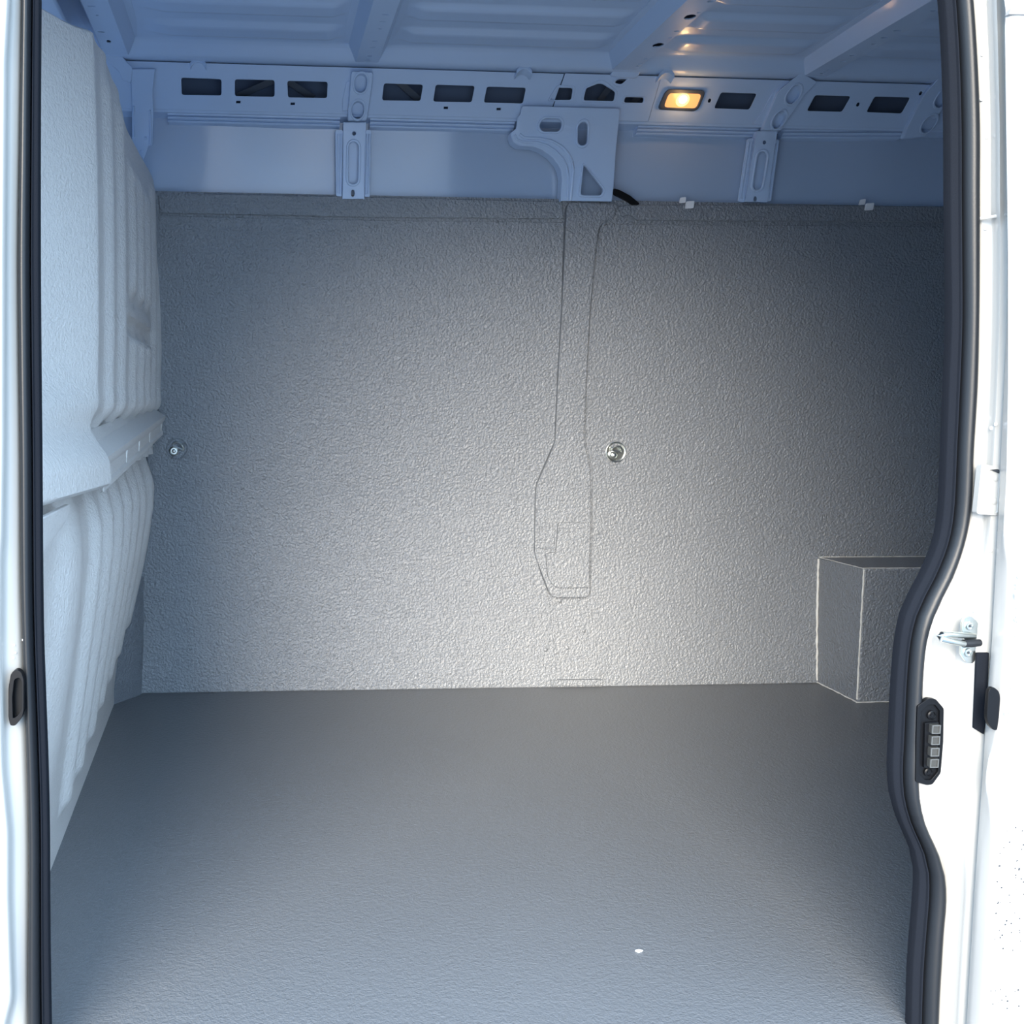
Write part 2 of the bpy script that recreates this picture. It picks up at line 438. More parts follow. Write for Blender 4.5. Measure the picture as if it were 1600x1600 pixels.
v, f = box_data((-1.32, -.12, 1.96), (3.22, 1.72, 1.98)); mesh_obj('roof_skin', v, f, M['white'], ceil)

# little arched tabs where the roof panel meets the rail
for px, py in [(310, 96), (818, 107), (1040, 113)]:
    p = on(2, 1.853, px, py); rows = []
    for j in range(7):
        t = -1+j/3; h = .014*(1-t*t)
        rows.append([(p.x+t*.022, p.y-.012, 1.834+h), (p.x+t*.022, p.y+.016, 1.826+h), (p.x+t*.022, p.y+.016, 1.838+h), (p.x+t*.022, p.y-.012, 1.846+h)])
    v, f = capped(rows); mesh_obj('roof_tab', v, f, M['steel'], ceil, bevel=.001)

# ------------------------------------------------------------------ roof rail with its openings
rail = thing('roof_rail', 'pressed blue grey roof rail with a row of openings', 'roof rail', (1.0, 1.55, 1.72))
Z0, Z1 = 1.742, 1.846
def q(*p): return rounded(wpx(p), .006, 3)
SL = lambda z: .0
left_holes = [q((283, 121), (346, 123.5), (346, 149), (284, 148)), q((367, 123.5), (429, 125), (429, 151), (367, 150)), q((449, 126), (512, 127.5), (511, 153), (450, 152)),
    q((600, 130), (661, 132), (657, 157.5), (597, 156.5)), q((681, 132), (742, 134), (737, 159.5), (677, 158.5)), q((761, 135), (822, 137), (817, 161.5), (756, 160))]
for x, y in [(372.5, 159.3), (457.5, 162), (697, 168.3), (779.5, 170.2)]:
    left_holes.append(wpx([(x-3.3, y-2), (x+3.3, y-2), (x+3, y+2), (x-3.6, y+2)]))
xl = wp(882, 119)[0]; xlb = wp(861, 168)[0]
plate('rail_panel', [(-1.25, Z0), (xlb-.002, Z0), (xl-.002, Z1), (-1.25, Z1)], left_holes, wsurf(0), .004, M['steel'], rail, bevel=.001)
node_holes = [q((872, 137.5), (894.7, 138), (891.5, 157), (858.3, 157)), q((915, 138.5), (934, 131), (941, 131.5), (961, 144), (958, 159), (910.6, 157.6)),
    q((966, 124), (980, 124), (969, 133), (958.6, 130)), q((976, 152), (1005.5, 152.6), (1004, 161.6), (973.5, 161))]
xr = wp(1031, 128)[0]; xrb = wp(1016, 178)[0]
plate('rail_panel', [(xlb, Z0), (xrb-.002, Z0), (xr-.002, Z1), (xl, Z1)], node_holes, wsurf(.004), .004, M['steel'], rail, bevel=.0012)
for h in node_holes:
    c = Vector((sum(p[0] for p in h)/len(h), sum(p[1] for p in h)/len(h)))
    big = [tuple(Vector(p)+(Vector(p)-c).normalized()*.007) for p in h]
    plate('hole_flange', big, [h], wsurf(.0065), .003, M['steel'], rail, bevel=.001)
right_holes = [q((1127, 144), (1183, 146), (1171, 171), (1116, 169)), q((1274, 148.5), (1330, 150), (1316, 174.5), (1261, 173)), q((1367, 150.5), (1423, 152), (1409, 177), (1354, 175)),
    q((1520, 152), (1580, 154), (1566, 179), (1506, 178))]
for x, y in [(1109, 157), (1341, 163), (1439, 145.5)]: right_holes.append(circle(wp(x, y), .005, 10))
plate('rail_panel', [(xrb, Z0), (3.15, Z0), (3.15, Z1), (xr, Z1)], right_holes, wsurf(0), .004, M['steel'], rail, bevel=.001)
# turned-under lower edge
rows = []
for X in (-1.25, 0, 1, 2, 3.15):
    rows.append([(X, prof(Z0), Z0+.002), (X, prof(Z0)+.006, Z0-.006), (X, 1.652, Z0-.012), (X, 1.652, Z0-.006), (X, prof(Z0)+.006, Z0)])
v, f = capped(rows); mesh_obj('lower_lip', v, f, M['steel'], rail)
# inner braces seen through the openings
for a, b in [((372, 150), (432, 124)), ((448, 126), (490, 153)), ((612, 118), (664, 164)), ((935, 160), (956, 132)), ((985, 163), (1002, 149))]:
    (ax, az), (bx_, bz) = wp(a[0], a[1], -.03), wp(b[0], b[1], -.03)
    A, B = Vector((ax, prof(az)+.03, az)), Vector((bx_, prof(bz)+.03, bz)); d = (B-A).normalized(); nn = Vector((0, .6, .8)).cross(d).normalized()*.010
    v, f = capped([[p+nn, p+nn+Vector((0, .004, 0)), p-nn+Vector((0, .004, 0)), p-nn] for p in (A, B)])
    mesh_obj('inner_brace', v, f, M['lampframe'], rail)  # dark grey put on the braces for the shade inside the rail

# ridged drip channel below the rail
for k, (xa, xb, lab) in enumerate([(262, 531, 'left end'), (578, 803, 'beside the gusset'), (995, 1183, 'under the lamp'), (1222, 1410, 'right end')]):
    ya, yb = (182, 182) if k < 1 else (190, 190)
    def zpx(x): return wp(x, lerp(177.5, 203, (x-262)/(1222-262)) if x < 1222 else 203.5, -.02)
    A = zpx(xa); B = zpx(xb); zc0 = A[1]; zc1 = B[1]
    pr = [(a, b*.58) for a, b in [(0, 0), (.010, -.002), (.011, -.008), (.005, -.012), (.012, -.016), (.012, -.023), (.006, -.027), (.010, -.031), (.007, -.038), (0, -.040)]]
    rows = []
    for j in range(9):
        t = j/8; X = lerp(A[0], B[0], t); zz = lerp(zc0, zc1, t); s = 1
        rows.append([(X, prof(zz+b)+.020-a-.002, zz+b) for a, b in pr] + [(X, prof(zz-.0232)+.045, zz-.0232), (X, prof(zz)+.045, zz)])
    v, f = capped(rows); mesh_obj('drip_channel', v, f, M['steel'], rail, smooth=30)

# ------------------------------------------------------------------ roof bows
ZB = 1.852
BL = ['front roof bow above the bulkhead, leftmost', 'second roof bow from the bulkhead, above the slotted upright', 'wide roof bow meeting the gusset bracket beside the lamp',
      'roof bow just right of the lamp, with a glinting flange', 'rightmost roof bow, half hidden by the door seal']
SLOTS = [[(170, 65, .006, .012), (158, 50, .010, .004), (143, 10, .010, .003), (152, 24, .004, .003)],
 [(603, 23, .009, .004), (598, 34, .009, .004), (594, 45, .005, .003), (586, 64, .008, .004), (582.5, 74, .008, .004), (577.5, 87.5, .007, .005), (575.5, 92, .004, .003), (574.8, 95, .007, .003)],
 [(1088, 27, .014, .018), (1034, 71, .014, .018), (1119, 3, .007, .006), (1098, 20, .005, .004), (1060, 49, .007, .005), (1048, 59, .005, .004), (1009.5, 92, .006, .005), (1000, 100, .006, .005), (996, 103.5, .004, .004)],
 [(1459, 17, .009, .005), (1402, 48, .010, .005), (1382, 59, .009, .005), (1365, 69, .006, .004), (1332, 87, .009, .005), (1317, 96, .009, .005), (1295, 109, .006, .004), (1289, 112, .004, .003), (1284, 115, .005, .003)], []]
bows = []
for k, (c, hw) in enumerate(BOWS):
    b = thing('roof_bow', 'painted steel ' + BL[k], 'roof bow', (c, .7, ZB), 'roof bows across the van')
    bows.append(b)
    Ye = 1.475; rows = []
    holes = []
    for x, y, rx, ry in SLOTS[k]:
        p = on(2, ZB, x, y)
        if abs(p.x-c) > hw-.003-rx: px_ = c+math.copysign(hw-.004-rx, p.x-c)
        else: px_ = p.x
        holes.append(circle((px_, p.y), rx, 10, ry))
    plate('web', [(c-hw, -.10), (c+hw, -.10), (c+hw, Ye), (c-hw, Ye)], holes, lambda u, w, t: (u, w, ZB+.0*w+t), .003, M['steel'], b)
    for s in (-1, 1):
        sec = [(hw, ZB), (hw+.022, ZB+.034), (hw+.040, ZB+.036), (hw+.040, ZB+.039), (hw+.021, ZB+.037), (hw-.001, ZB+.003)]
        v, f = capped([[(c+s*x, Y, z + (.012*(1-((Y-.75)/.8)**2) if z > ZB+.02 else 0)) for x, z in sec] for Y in [-.10, .2, .5, .8, 1.1, 1.3, Ye]])
        mesh_obj('flange', v, f, M['steel'], b, smooth=25)
# straps: the bow ends turned down over the rail
def strap(b, outline, ov, off=.020):
    o = rounded(wpx(outline, off), .006, 2); hs = [stadium(wp(*a, off), wp(*c, off), hw) for a, c, hw in ov]
    plate('strap', o, hs, wsurf(off), off, M['steel'], b, bevel=.003)
    for h, (a, c, hw) in zip(hs, ov):
        big = stadium(tuple(Vector(wp(*a, off))+(Vector(wp(*a, off))-Vector(wp(*c, off))).normalized()*.005), tuple(Vector(wp(*c, off))-(Vector(wp(*a, off))-Vector(wp(*c, off))).normalized()*.005), hw+.005)
        plate('oval_rim', big, [h], wsurf(off+.003), .004, M['steel'], b, bevel=.001)
strap(bows[1], [(549, 111), (584, 113), (579, 150), (573.5, 188), (543, 188), (546, 150)], [((565.5, 115), (562, 145), .0175), ((561, 158), (557.5, 186), .0175)])
plate('strap_flange', rounded(wpx([(541, 128), (549, 126), (545, 172), (535, 174), (535, 158)], .004), .003, 2), [], wsurf(.004), .004, M['steel'], bows[1], bevel=.001)
strap(bows[3], [(1252, 113), (1277, 128), (1256, 150), (1220, 204), (1192, 203), (1197, 188), (1216, 143)], [((1250, 134.5), (1230, 161.5), .0175), ((1225.5, 174.5), (1209, 200.5), .0175)])
plate('strap_flange', rounded(wpx([(1217, 133), (1222, 134), (1194, 196), (1176, 194), (1190, 178), (1206, 148)], .004), .003, 2), [], wsurf(.004), .004, M['steel'], bows[3], bevel=.001)
strap(bows[4], [(1470, 118), (1500, 132), (1484, 152), (1446, 214), (1412, 216), (1418, 198), (1444, 148)], [((1482, 140), (1463, 168), .0175), ((1462, 181), (1441, 207), .0175)])
strap(bows[2], [(966, 98), (1003, 110), (995, 122), (972, 121), (953, 118)], [], .012)
strap(bows[0], [(160, 88), (184, 74), (192, 90), (207, 106), (205, 130), (192, 125), (185, 110)], [], .012)

# ------------------------------------------------------------------ wall uprights under bows
def upright(label, body, slot, hw, flanges, dots):
    p0 = wp(*body[2]); u = thing('wall_upright', label, 'upright', (p0[0], prof(p0[1]), p0[1]), 'slotted wall uprights')
    off = .012; sl = stadium(wp(*slot[0], off), wp(*slot[1], off), hw)
    hs = [sl] + [circle(wp(x, y, off), r, 12, ry) for x, y, r, ry in dots]
    plate('channel', rounded(wpx(body, off), .004, 2), hs, wsurf(off), .004, M['steel'], u, bevel=.0015)
    a, b2 = Vector(wp(*slot[0], off)), Vector(wp(*slot[1], off)); d = (a-b2).normalized()*.007
    plate('slot_rim', stadium(a+d, b2-d, hw+.007), [sl], wsurf(off+.004), .005, M['steel'], u, bevel=.0018)
    plate('slot_floor', stadium(a+d, b2-d, hw+.007), [], wsurf(-.004), .003, M['steel'], u)
    for fl in flanges:
        plate('side_flange', rounded(wpx(fl, .003), .005, 3), [], wsurf(.003), .006, M['steel'], u, bevel=.0015)
        tl, tr, br, bl = [Vector(p) for p in fl]
        for t in (.32, .72):
            A = tl.lerp(tr, t).lerp(bl.lerp(br, t), .06); B = tl.lerp(tr, t).lerp(bl.lerp(br, t), .95)
            pa, pb = wp(A.x, A.y, .004), wp(B.x, B.y, .004)
            v, f = tube_data([(lerp(pa[0], pb[0], s/6), prof(lerp(pa[1], pb[1], s/6))-.004, lerp(pa[1], pb[1], s/6)) for s in range(7)], .0026, 6)
            mesh_obj('flange_bead', v, f, M['steel'], u)
    # side walls of the channel back to the skin
    for i, j in ((0, 3), (1, 2)):
        pa, pb = wp(*body[i], off), wp(*body[j], off); rows = []
        for s in range(5):
            X = lerp(pa[0], pb[0], s/4); z = lerp(pa[1], pb[1], s/4); rows.append([(X-.0015, prof(z)-off, z), (X+.0015, prof(z)-off, z), (X+.0015, prof(z)+.022, z), (X-.0015, prof(z)+.022, z)])
        v, f = capped(rows); mesh_obj('channel_side', v, f, M['steel'], u)
upright('slotted steel wall upright between bulkhead and gusset bracket', [(537.5, 191), (571, 191), (568.3, 311), (536, 311)], ((552.6, 222), (551.4, 288)), .0145,
        [[(524, 203), (536, 203), (534, 309), (525, 306)], [(571.5, 203), (580, 203), (578, 308), (570, 309)]], [(553.2, 208.5, .0055, None), (551.3, 302, .0055, .010)])
upright('slotted steel wall upright right of the lamp', [(1184, 205), (1214, 205), (1198, 316), (1165, 315)], ((1192, 237), (1182, 297)), .0145,
        [[(1168, 217), (1178, 215), (1163, 316), (1153, 315)], [(1212, 218), (1218, 218), (1205, 314), (1197, 315)]], [(1194.5, 222.5, .0055, None), (1180, 311, .0055, .008)])

# ------------------------------------------------------------------ gusset bracket
g0 = wp(917, 314); gus = thing('gusset_bracket', 'large curved steel gusset bracket between roof rail and post cover', 'bracket', (g0[0], prof(g0[1]), g0[1]))
go = [(817.3, 165.5), (814.4, 170.5), (813.7, 177.7), (808.7, 183.5), (806.5, 200.7), (799.3, 206.5), (799, 212), (803, 222), (811.6, 228), (833, 228.8), (847.5, 233.8), (862, 243.8), (872, 255.4),
      (877, 265.4), (879, 278.4), (877, 313.8), (956, 314.8), (959.7, 279.8), (962.5, 233.8), (964.7, 209.3), (969, 172), (967, 169.5)]
GO = .024
gh = [stadium(wp(843, 196.4, GO), wp(877, 196.8, GO), .0160), stadium(wp(911.5, 191, GO), wp(909.5, 228, GO), .0145),
      rounded(wpx([(911.5, 257), (942.5, 297), (938, 306), (906, 305.5)], GO), [.008, .012, .01, .01], 4)]
plate('gusset_plate', wpx(go, GO), gh, wsurf(GO), .005, M['steel'], gus, grid=.06, bevel=.002)
for h in gh:
    c = Vector((sum(p[0] for p in h)/len(h), sum(p[1] for p in h)/len(h)))
    big = [tuple(Vector(p)+(Vector(p)-c).normalized()*.007) for p in h]
    plate('hole_rim', big, [h], wsurf(GO+.005), .006, M['steel'], gus, bevel=.0016)
for path, r in [([(811.6, 209.3), (818.8, 215), (832, 216), (844.6, 216), (862, 220), (876.3, 228), (887.8, 239.5), (894, 252.5), (895.7, 265), (893.5, 290), (891.4, 313.6)], .0045),
                ([(804, 210), (808, 218), (818, 222), (840, 222.5), (856, 227.5), (868, 235.5), (879, 247), (886, 260), (888, 275), (886.5, 313.6)], .0035)]:
    pts = wpx(path, GO); v, f = tube_data([(a, prof(b)-GO, b) for a, b in pts], r, 8); mesh_obj('edge_bead', v, f, M['steel'], gus)
# return flange along the curved edge, back to the skin
cv = wpx(go[5:16], GO); rows = [[(a-.001, prof(b)-GO+.003, b), (a+.002, prof(b)-GO+.003, b), (a+.002, prof(b)+.02, b), (a-.001, prof(b)+.02, b)] for a, b in cv]
v, f = capped(rows); mesh_obj('return_flange', v, f, M['steel'], gus)
rows = [[(a-.002, prof(b)-GO+.003, b), (a+.001, prof(b)-GO+.003, b), (a+.001, prof(b)+.02, b), (a-.002, prof(b)+.02, b)] for a, b in wpx(go[16:21], GO)]
v, f = capped(rows); mesh_obj('return_flange', v, f, M['steel'], gus)

# ------------------------------------------------------------------ corner post by the bulkhead
cpo = wpx([(204, 108), (243, 108), (239, 140), (238.5, 226), (232, 228), (224, 250), (214, 236), (206, 226)], .010)
p0 = wp(220, 250); cpt = thing('corner_post', 'folded steel corner post above the bulkhead end', 'post', (p0[0], prof(p0[1]), p0[1]))
plate('post_plate', cpo, [], wsurf(.010), .005, M['steel'], cpt, grid=.06, bevel=.002)
for (xa, ya), (xb, yb) in [((208.5, 166), (209, 214)), ((234.5, 172), (235, 226))]:
    pa, pb = wp(xa, ya, .012), wp(xb, yb, .012)
    v, f = tube_data([(lerp(pa[0], pb[0], s/5), prof(lerp(pa[1], pb[1], s/5))-.012, lerp(pa[1], pb[1], s/5)) for s in range(6)], .003, 6)
    mesh_obj('fold_edge', v, f, M['steel'], cpt)
for x, y in [(227.5, 216), (221, 237)]:
    u, z = wp(x, y, .010); v, f = lathe_data((u, prof(z)-.010, z), (0, -1, 0), [(.005, 0), (.005, .002), (.001, .003)], 8); mesh_obj('spot_rivet', v, f, M['steel'], cpt)
# cab headliner edge seen over the bulkhead
v, f = box_data((-1.28, .0, 1.80), (-.445, 1.40, 1.812)); tag(mesh_obj('cab_headliner', v, f, M['steel'], bevel=.01), 'blue grey cab headliner edge seen above the bulkhead', 'headliner')

# ------------------------------------------------------------------ cargo lamp
lq = wpx([(1042, 138.5), (1104, 141), (1091, 173), (1028, 170)], .010)
cl = Vector((sum(p[0] for p in lq)/4, sum(p[1] for p in lq)/4))
lamp = thing('cargo_lamp', 'lit rectangular cargo lamp with amber glow in the roof rail', 'lamp', (cl.x, prof(cl.y), cl.y))
lo_ = rounded(lq, .014, 4); li = rounded(wpx([(1046, 145), (1097, 146.5), (1088, 169), (1037.5, 167)], .010), .010, 4)
plate('lamp_frame', lo_, [li], wsurf(.010), .012, M['lampframe'], lamp, bevel=.002)
plate('lens', [tuple(cl+(Vector(p)-cl)*1.0) for p in li], [], wsurf(.007), .004, M['lens'], lamp)
v, f = lathe_data((cl.x+.002, prof(cl.y)-.007, cl.y), Vector((0, -.78, -.62)), [(.020, 0), (.019, .0015), (.012, .0025), (.002, .003)], 16); mesh_obj('halo_disc', v, f, M['bulb_halo'], lamp)  # emissive disc added on the lens, stands in for glow around the bulb
v, f = lathe_data((cl.x+.002, prof(cl.y)-.008, cl.y+.002), Vector((0, -.78, -.62)), [(.012, 0), (.0115, .003), (.008, .006), (.002, .008)], 16); mesh_obj('bulb', v, f, M['bulb'], lamp)
pl = bpy.data.lights.new('lamp_glow', 'POINT'); pl.energy = .08; pl.color = (1, .55, .22); pl.shadow_soft_size = .015
plo = bpy.data.objects.new('lamp_glow', pl); col.objects.link(plo); plo.parent = lamp; plo.location = (0, -.035, -.02)

# ------------------------------------------------------------------ lashing rings
def lashing(label, x, y, rpx, ang, cupmat):
    u, z = wp(x, y); y0 = prof(z)-.004; k = rpx/500.0
    t = thing('lashing_ring', label, 'lashing ring', (u, y0, z), 'lashing rings on the far wall')
    v, f = lathe_data((u, y0, z), (0, -1, 0), [(k*1.0, 0), (k*1.0, .003), (k*.94, .0042), (k*.86, .003), (k*.80, .0012), (k*.2, .001)], 28); mesh_obj('cup', v, f, cupmat, t)
    d = Vector((math.cos(ang), 0, math.sin(ang))); n_ = Vector((-d.z, 0, d.x)); C = Vector((u, y0-.004, z))
    hc = C - d*k*.18 - n_*k*.34
    v, f = lathe_data(hc, (0, -1, 0), [(k*.42, 0), (k*.42, .004), (k*.34, .006), (k*.30, .003), (k*.20, .003), (k*.18, .009), (k*.10, .011), (k*.02, .0115)], 20); mesh_obj('bolt_head', v, f, M['zinc'], t)
    path = []
    for j in range(13):
        th = math.pi*(j/12); path.append(C + n_*k*.08 + d*k*.52*math.cos(th) + n_*k*.48*math.sin(th) + Vector((0, -.004-.006*math.sin(th), 0)))
    path.append(path[0])
    v, f = tube_data(path, k*.10, 8); mesh_obj('ring', v, f, M['zinc'], t)
lashing('steel lashing ring in a round cup near the bulkhead', 277.5, 700.5, 17, math.radians(-25), M['liner'])
lashing('steel lashing ring in a round cup right of the post cover', 961, 706, 16.5, math.radians(-12), M['zinc'])

# ------------------------------------------------------------------ wheel arch box
wb = thing('wheel_arch_box', 'grey boxed wheel arch standing against the far wall', 'wheel arch', (2.3, 1.6, 0))
xa = 1.842; ynear = 1.494; zt0 = .4155; zt1 = on(1, ynear, 1354, 888).z
vb = [(xa+.006, ynear, 0), (3.15, ynear, 0), (3.15, 1.716, 0), (xa, 1.716, 0), (xa, ynear, zt1), (3.15, ynear, zt1), (3.15, 1.751, zt0), (xa, 1.751, zt0)]
mesh_obj('box_shell', vb, [(0, 1, 5, 4), (1, 2, 6, 5), (2, 3, 7, 6), (3, 0, 4, 7), (4, 5, 6, 7), (3, 2, 1, 0)], M['liner'], wb, bevel=.006, seg=3)
def bead(pts, r):
    path = []
    for a, b in zip(pts, pts[1:]):
        a, b = Vector(a), Vector(b); n = max(2, int((b-a).length/.012))
        for i in range(n): path.append(a.lerp(b, i/n) + Vector((random.uniform(-1, 1), random.uniform(-1, 1), random.uniform(-1, 1)))*r*.25)
    path.append(Vector(pts[-1]))
    v, f = tube_data(path, [r*random.uniform(.7, 1.15) for _ in path], 6); mesh_obj('edge_bead', v, f, M['bead'], wb, smooth=80)
bead([(xa-.001, prof(z)-.004, z) for z in (.01, .1, .2, .3, .41)], .0042)
bead([(xa+.004, ynear+.002, .01), (xa+.001, ynear+.002, zt1-.004)], .0030)
bead([(xa, 1.745, zt0), (xa, ynear+.002, zt1-.001)], .0015)
bead([(xa+.002, ynear, .003), (xa, 1.73, .003)], .0026)
bead([(xa, prof(zt0)-.006, zt0+.001), (2.3, prof(zt0)-.006, zt0+.001)], .0015)
bead([(xa, ynear+.002, zt1), (2.3, ynear+.002, zt1)], .0015)
bead([(xa, ynear-.001, .002), (2.2, ynear-.001, .002)], .0018)

# ------------------------------------------------------------------ bits stuck at the liner's top edge
for x, y, lab in [(1078, 319, 'white nylon clip on the liner edge below the lamp'), (1359, 322, 'white nylon clip on the liner edge near the door seal')]:
    u, z = wp(x, y, .012); t = thing('trim_clip', lab, 'clip', (u, prof(z)-.012, z-.006), 'white trim clips')
    plate('tab', rounded([(u-.013, z-.013), (u+.013, z-.011), (u+.014, z+.010), (u-.012, z+.008)], .003, 2), [], wsurf(.012), .006, M['clip'], t, bevel=.001)
    plate('tail', rounded([(u-.030, z+.004), (u-.010, z+.006), (u-.010, z+.022), (u-.028, z+.020)], .003, 2), [], wsurf(.002), .003, M['clip'], t)
cb = wpx([(958, 294), (968, 297), (985, 306), (999, 318), (997, 320.5), (988, 319.5), (972, 310), (959, 304)], .012)
o = plate('cable_sleeve', rounded(cb, .006, 3), [], wsurf(.014), .010, M['plastic'], None, bevel=.003)
tag(o, 'black cable sleeve poking out beside the gusset bracket', 'cable')

# ------------------------------------------------------------------ door seal
YS = -.12
RI = [(1700, 1419, 1457), (1650, 1420, 1459), (1600, 1422, 1460), (1550, 1423, 1462), (1500, 1425, 1465), (1450, 1429, 1468), (1400, 1433, 1472), (1360, 1434, 1469), (1330, 1428, 1460), (1280, 1407, 1438), (1240, 1396, 1430),
      (1200, 1393, 1429), (1150, 1395, 1432), (1100, 1397, 1434), (1050, 1400, 1436), (1000, 1405, 1441), (960, 1413, 1453), (930, 1426, 1467), (900, 1442, 1482), (850, 1463, 1499), (800, 1472, 1509), (700, 1477, 1514), (600, 1481, 1520),
      (500, 1485, 1522), (400, 1484, 1523), (300, 1483, 1523), (200, 1482.5, 1523), (100, 1480, 1519), (0, 1474, 1512), (-80, 1465, 1503)]
LE = [(-80, 62, 36), (0, 62, 36), (100, 61.5, 34.5), (200, 61, 33), (400, 61, 30), (550, 62, 31), (700, 63.5, 33), (900, 65, 34), (1000, 66.5, 36.5), (1100, 70, 40), (1200, 73.5, 43.5), (1300, 75.5, 46), (1400, 76, 46), (1500, 77, 45), (1600, 78.5, 45), (1700, 80, 46)]
def dens(t, step=16):
    out = []
    for i in range(len(t)-1):
        n = max(1, int(abs(t[i+1][0]-t[i][0])/step))
        p0, p1, p2, p3 = t[max(i-1, 0)], t[i], t[i+1], t[min(i+2, len(t)-1)]
        for j in range(n):
            u = j/n; r = [lerp(p1[0], p2[0], u)]
            for c in (1, 2):
                h = p2[0]-p1[0]
                m1 = (p2[c]-p0[c])/(p2[0]-p0[0])*h if p2[0] != p0[0] else 0; m2 = (p3[c]-p1[c])/(p3[0]-p1[0])*h if p3[0] != p1[0] else 0
                r.append((2*u**3-3*u*u+1)*p1[c] + (u**3-2*u*u+u)*m1 + (-2*u**3+3*u*u)*p2[c] + (u**3-u*u)*m2)
            out.append(tuple(r))
    out.append(t[-1]); return out
pairs = [(on(1, YS, i, y), on(1, YS, o_, y)) for y, i, o_ in dens(RI)]
tr_i, tr_o = pairs[-1]; W = (tr_o-tr_i).length; HZ = 1.585
lp_ = [(on(1, YS, i, y), on(1, YS, o_, y)) for y, i, o_ in dens(LE)]
def corner(ci, r, a0, a1, n=8):
    out = []
    for j in range(n+1):
        a = lerp(a0, a1, j/n); d = Vector((math.cos(a), 0, math.sin(a))); out.append((ci+d*r, ci+d*(r+W)))
    return out
R_ = .045
top = corner(Vector((tr_i.x-R_, YS, HZ-R_)), R_, 0, math.pi/2) + corner(Vector((lp_[0][0].x+R_, YS, HZ-R_)), R_, math.pi/2, math.pi)
bz = min(pairs[0][0].z, lp_[-1][0].z)
bot = corner(Vector((lp_[-1][0].x+.05, YS, bz)), .05, math.pi, 1.5*math.pi, 5) + corner(Vector((pairs[0][0].x-.05, YS, bz)), .05, 1.5*math.pi, 2*math.pi, 5)
loop = pairs + top + lp_ + bot
seal = thing('door_seal', 'black rubber door seal running around the sliding door opening', 'door seal', (.35, YS, bz-.05))
LIPS = [(0, .012), (0, -.002), (.04, -.004), (.24, -.006), (.27, -.009), (.31, -.0095), (.34, -.006), (.37, -.002), (.42, -.002), (.42, .012)]
BULB = [(.40, .012)] + [(.70-.30*math.cos(math.pi*j/14), -.002-.018*math.sin(math.pi*j/14)) for j in range(15)] + [(1.0, .012)]
for nm, sec, mt in (('seal_lip', LIPS, M['fuzzy']), ('seal_bulb', BULB, M['rubber'])):
    rows = [[a.lerp(b, t)+Vector((0, dy, 0)) for t, dy in sec] for a, b in loop]; rows.append(rows[0])
    v, f = grid_mesh(rows, wrap=True); mesh_obj(nm, v, f, mt, seal, smooth=45)

# ------------------------------------------------------------------ near side of the van around the opening
hole = [(lerp(a.x, b.x, .85), lerp(a.z, b.z, .85)) for a, b in loop]
xs_ = [h[0] for h in hole]
near = plate('wall_front', [(-1.32, -.42), (3.22, -.42), (3.22, 1.98), (-1.32, 1.98)], [hole], lambda u, w, t: (u, YS+.004+t, w), .035, M['white'])
tag(near, 'white near side of the van around the door opening', 'wall', kind='structure')
v, f = box_data((3.2, -.12, -.05), (3.23, 1.75, 1.98)); tag(mesh_obj('wall_right', v, f, M['steel']), 'closed rear doors at the right end of the cargo space', 'wall', kind='structure')
v, f = box_data((-1.33, -.12, -.05), (-1.30, 1.75, 1.98)); tag(mesh_obj('wall_cab', v, f, M['steel']), 'cab end behind the bulkhead', 'wall', kind='structure')

# right pillar: white jamb between seal and sliding door
JE = [(-80, 1569), (0, 1570), (200, 1573), (400, 1574), (500, 1573), (640, 1567), (800, 1560), (1000, 1550), (1100, 1542), (1200, 1536), (1400, 1522), (1600, 1510), (1700, 1504)]
RO = sorted([(y, o_) for y, i, o_ in dens(RI)])
pil = thing('door_pillar', 'white painted door pillar right of the opening with drip marks', 'door pillar', (1.05, -.15, 0))
rows = []
for k in range(181):
    y = lerp(-80, 1700, k/180); a = interp(RO, y); b = interp(JE, y); r = []
    rec = sm(1150, 1060, y)*0
    step = .010*(1-sm(60, 85, y)*0)
    fr = [(-.10, .006), (.0, .0), (.06, -.001), (.14, -.006), (.22, -.009), (.5, -.012), (.60, -.016), (.70, -.026), (.78, -.030), (.92, -.031), (1.0, -.032), (1.4, -.036)]
    low = sm(900, 1000, y)*(1-sm(1066, 1076, y)); hi_ = 1-sm(330, 350, y)
    for t, dy in fr:
        d2 = dy + (.008*low if .15 < t < .55 else 0) - (.007*hi_*(1 if .55 < t < .8 else 0))
        r.append(on(1, YS+d2, a+(b-a)*t, y))
    rows.append(r)
v, f = grid_mesh(rows); mesh_obj('jamb_face', v, f, M['white'], pil, smooth=60, closed=False)
rnd = random.Random(3)
def drop_at(P, r, parent, nm='water_drop'):
    v, f = lathe_data(P, (0, -1, 0), [(r, 0), (r*.8, r*.35), (r*.4, r*.55), (r*.08, r*.6)], 8); return v, f
ds = []
for x, y in [(1535, 85), (1521, 133), (1534, 155), (1525, 195), (1542, 214), (1527, 270), (1540, 357), (1540, 654), (1556, 663), (1549, 669), (1548, 860), (1524, 956), (1480, 1053), (1463, 1058), (1454, 1250), (1460, 1255), (1517, 1012)]:
    t = (x-interp(RO, y))/(interp(JE, y)-interp(RO, y)); dy = interp([(0, 0), (.14, -.006), (.22, -.009), (.5, -.012), (.6, -.016), (.7, -.026), (.78, -.030), (1, -.032)], t)
    ds.append(drop_at(on(1, YS+dy-.0015, x, y), .0028, pil))
dv, df = merge(*ds); o = mesh_obj('water_drops', dv, df, M['drop'], pil); o['kind'] = 'stuff'
